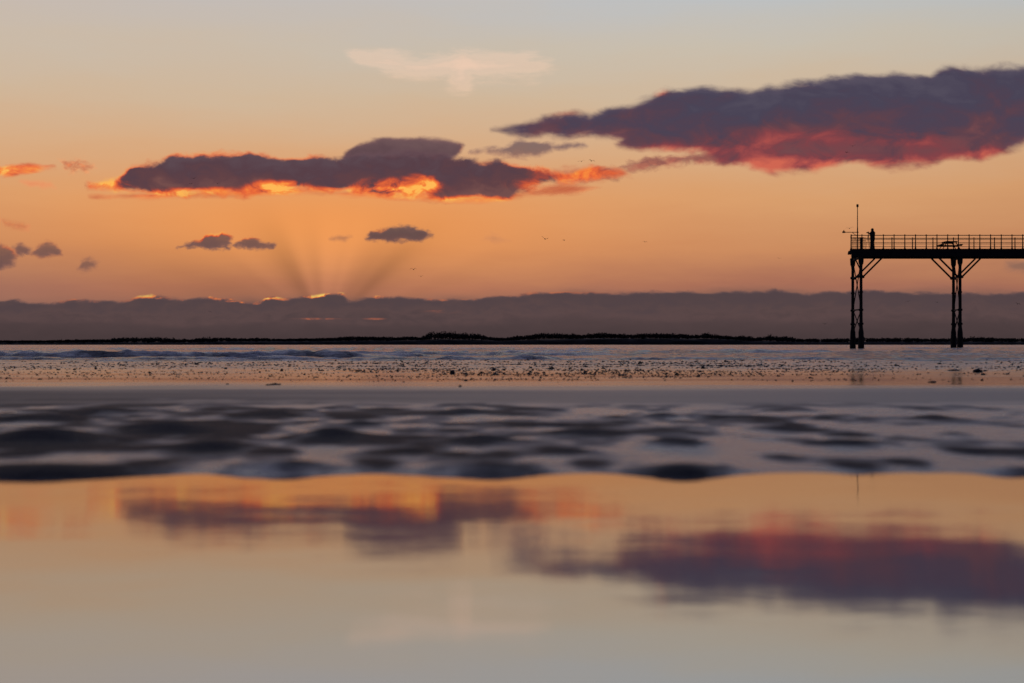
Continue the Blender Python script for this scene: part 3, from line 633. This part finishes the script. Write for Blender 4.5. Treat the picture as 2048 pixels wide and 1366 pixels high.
# tripod with camera
tp=add("camera_tripod",None,loc=(pxw-0.37,pyw,zt),label="black tripod carrying a small camera with long lens",cat="tripod")
for k in range(3):
    a=2*math.pi*k/3+0.5; bm=bmesh.new(); f=Vector((math.cos(a)*0.22,math.sin(a)*0.30,0.0)); t_=Vector((math.cos(a)*0.03,math.sin(a)*0.03,1.22))
    mid_=(f+t_)/2; tube(bm,t_,mid_,0.02,0.018); tube(bm,mid_,f,0.014,0.012); ball(bm,f+Vector((0,0,0.012)),0.02,6); ball(bm,mid_,0.024,6)
    add("leg",bmesh_to("leg",bm),iron,parent=tp)
bm=bmesh.new(); tube(bm,(0,0,1.1),(0,0,1.40),0.018); ball(bm,Vector((0,0,1.25)),0.045,8); ball(bm,Vector((0,0,1.41)),0.035,8); box(bm,(-.04,-.04,1.43),(.04,.04,1.445))
add("tripod_head",bmesh_to("tripod_head",bm),iron,parent=tp)
bm=bmesh.new(); box(bm,(-0.05,-0.075,1.446),(0.04,0.075,1.55)); box(bm,(-0.04,-0.03,1.54),(0.03,0.03,1.59)); tube(bm,(-0.05,0,1.497),(-0.11,0,1.497),0.045,0.04,14); tube(bm,(-0.11,0,1.497),(-0.16,0,1.497),0.04,0.05,14)
add("camera",bmesh_to("camera",bm),iron,parent=tp)
# ================================================================= GULLS
gullm=principled_mat("gull_feathers",(0.035,0.033,0.035),0.8,12)
def gull_mesh(up,tip,sweep):
    bm=bmesh.new()
    chain(bm,[((0.24,0,0.02),0.035),((0.15,0,0.015),0.052),((0,0,0),0.075),((-0.16,0,0.0),0.05),((-0.27,0,0.01),0.022)])
    ball(bm,Vector((0.27,0,0.03)),(0.05,0.038,0.038),8); tube(bm,(0.30,0,0.025),(0.37,0,0.012),0.013,0.003,6)
    v=[bm.verts.new(c) for c in [(-0.22,-0.03,0.01),(-0.22,0.03,0.01),(-0.38,0.07,0.01),(-0.38,-0.07,0.01)]]; bm.faces.new(v)
    for sg in (-1,1):
        pts=[(0.0,0.10,-0.10,0.02),(0.18,0.13,-0.07,up*0.6+0.02),(0.34,0.12,-0.06,up+0.02),(0.52,0.04-sweep,-0.12-sweep,(up+tip)*0.6+0.02),(0.68,-0.10-sweep,-0.16-sweep,tip+0.02)]
        prev=None
        for (yy,xa,xb,zz) in pts:
            cur=[bm.verts.new((xa,sg*yy,zz)),bm.verts.new(((xa+xb)/2,sg*yy,zz+0.018)),bm.verts.new((xb,sg*yy,zz)),bm.verts.new(((xa+xb)/2,sg*yy,zz-0.008))]
            if prev:
                for k in range(4): bm.faces.new((prev[k],prev[(k+1)%4],cur[(k+1)%4],cur[k]))
            prev=cur
        bm.faces.new(prev)
    me=bpy.data.meshes.new("gull"); bm.to_mesh(me); bm.free(); me.materials.append(gullm); return me
gm=[gull_mesh(0.16,0.10,0.06),gull_mesh(0.22,-0.02,0.03),gull_mesh(0.10,0.30,0.02),gull_mesh(0.02,-0.16,0.08)]
for k,(u_,v_,wpx,yaw,g) in enumerate([(1090,478,14,60,2),(1128,480,8,20,3),(1290,484,9,100,1),(1163,323,12,80,0),(1183,322,12,110,1),(1705,292,10,70,2),(1694,305,8,40,1),(388,357,10,95,2),(382,368,8,80,1),(435,367,8,110,0),(827,539,13,75,1),(842,553,9,110,0),(1816,603,9,80,1),(1874,605,8,60,0),(1650,648,9,100,2),(2035,608,10,90,1),(1699,457,13,85,0),(1558,517,8,70,1),(420,624,7,80,1)]):
    Dg=1.36*F/wpx*0.85
    o=add("gull",gm[g],None,loc=P(u_,v_,Dg),label="gull in flight with wings spread, dark against the sky",cat="gull",group="gulls flying over the sea")
    o.rotation_euler=(math.radians(random.uniform(-15,15)),math.radians(random.uniform(-8,8)),math.radians(yaw+random.choice([0,180])))
# ================================================================= STONES
stm=principled_mat("wet_dark_stone",(0.014,0.012,0.014),0.5,40,bump=0.5)
sm=[]
for k in range(8):
    bm=bmesh.new(); bmesh.ops.create_icosphere(bm,subdivisions=3,radius=1)
    for v in bm.verts:
        c=v.co; n_=fbm(np.array([c.x*1.6+k*7]),np.array([c.y*1.6+c.z*2.1]),3,400+k)[0]
        f=1+0.8*n_; v.co=Vector((c.x*f,c.y*f*0.8,c.z*f*(0.55+0.1*(k%4))))
    me=bpy.data.meshes.new("stone"); bm.to_mesh(me); bm.free(); me.materials.append(stm)
    me.polygons.foreach_set('use_smooth',[True]*len(me.polygons)); sm.append(me)
def hz(x_,y_): return float(sand_h(np.array([x_]),np.array([y_]))[0])
spec_=[(550,771,24,4),(535,772,14,3),(920,775,9,4),(1245,752,17,5),(1955,745,18,7),(905,748,12,7),(890,750,8,4),(1865,766,16,4),(990,750,10,5),(1000,746,9,4),(700,752,8,3),(770,762,5,3),(1715,741,34,3),(1910,742,28,3),(1330,762,8,3),(640,742,9,3),(455,770,7,3),(80,760,10,3),(1620,757,9,3),(1400,745,9,4)]
sc_list=[]
for (u_,v_,wp,hp_) in spec_:
    yy=H*F/(v_-HZ); sc_list.append((u_,yy,wp/2/F*yy,hp_/2/F*yy))
while len(sc_list)<290:
    r_=random.random()
    u_=random.gauss(1130,190) if r_<0.45 else random.uniform(-40,2090)
    v_=random.triangular(724,768,738); yy=H*F/(v_-HZ)
    wp=min(12,2.2+random.expovariate(0.45)); sc_list.append((u_,yy,wp/2/F*yy,wp*random.uniform(0.18,0.36)/F*yy))
for (u_,yy,rx,rz) in sc_list:
    xx=(u_-1024)/F*yy
    o=add("stone",random.choice(sm),None,loc=(xx,yy,hz(xx,yy)+rz*0.3),label="small dark wet stone lying on the wet sand",cat="stone",group="stones scattered on the wet sand")
    o.scale=(rx,rx*random.uniform(0.6,1.1),rz*1.5); o.rotation_euler=(0,0,random.uniform(0,6.28))
verts=[];faces=[]
for k in range(14000):
    v_=random.triangular(717,766,731); yy=H*F/(v_-HZ); u_=random.uniform(-150,2200) if random.random()<0.55 else random.gauss(1150,300)
    xx=(u_-1024)/F*yy; 
    if fbm(np.array([xx/1.4]),np.array([yy/1.0]),2,9)[0]<random.uniform(-0.25,0.35): continue
    r=random.uniform(0.8,2.5)/F*yy; zz=hz(xx,yy)
    i=len(verts); a0=random.uniform(0,6)
    for q in range(5):
        a=a0+q*1.256; verts.append((xx+math.cos(a)*r*random.uniform(.7,1.3)*1.7,yy+math.sin(a)*r,zz-0.003))
    verts.append((xx,yy,zz+r*random.uniform(0.5,1.0)))
    for q in range(5): faces.append((i+q,i+(q+1)%5,i+5))
me=bpy.data.meshes.new("shingle"); me.from_pydata(verts,[],faces)
add("shingle",me,stm,label="fine dark shingle and weed scraps strewn over wet sand",kind="stuff")
# ================================================================= CAMERA
cd=bpy.data.cameras.new("camera"); cam=bpy.data.objects.new("camera",cd); sc.collection.objects.link(cam)
cd.lens=50; cd.sensor_width=36; cd.clip_start=0.05; cd.clip_end=30000
cam.location=(0,0,H); cam.rotation_euler=(math.radians(90)+math.atan(6/F),0,0)
cd.dof.use_dof=True; cd.dof.focus_distance=60; cd.dof.aperture_fstop=2.4
sc.camera=cam
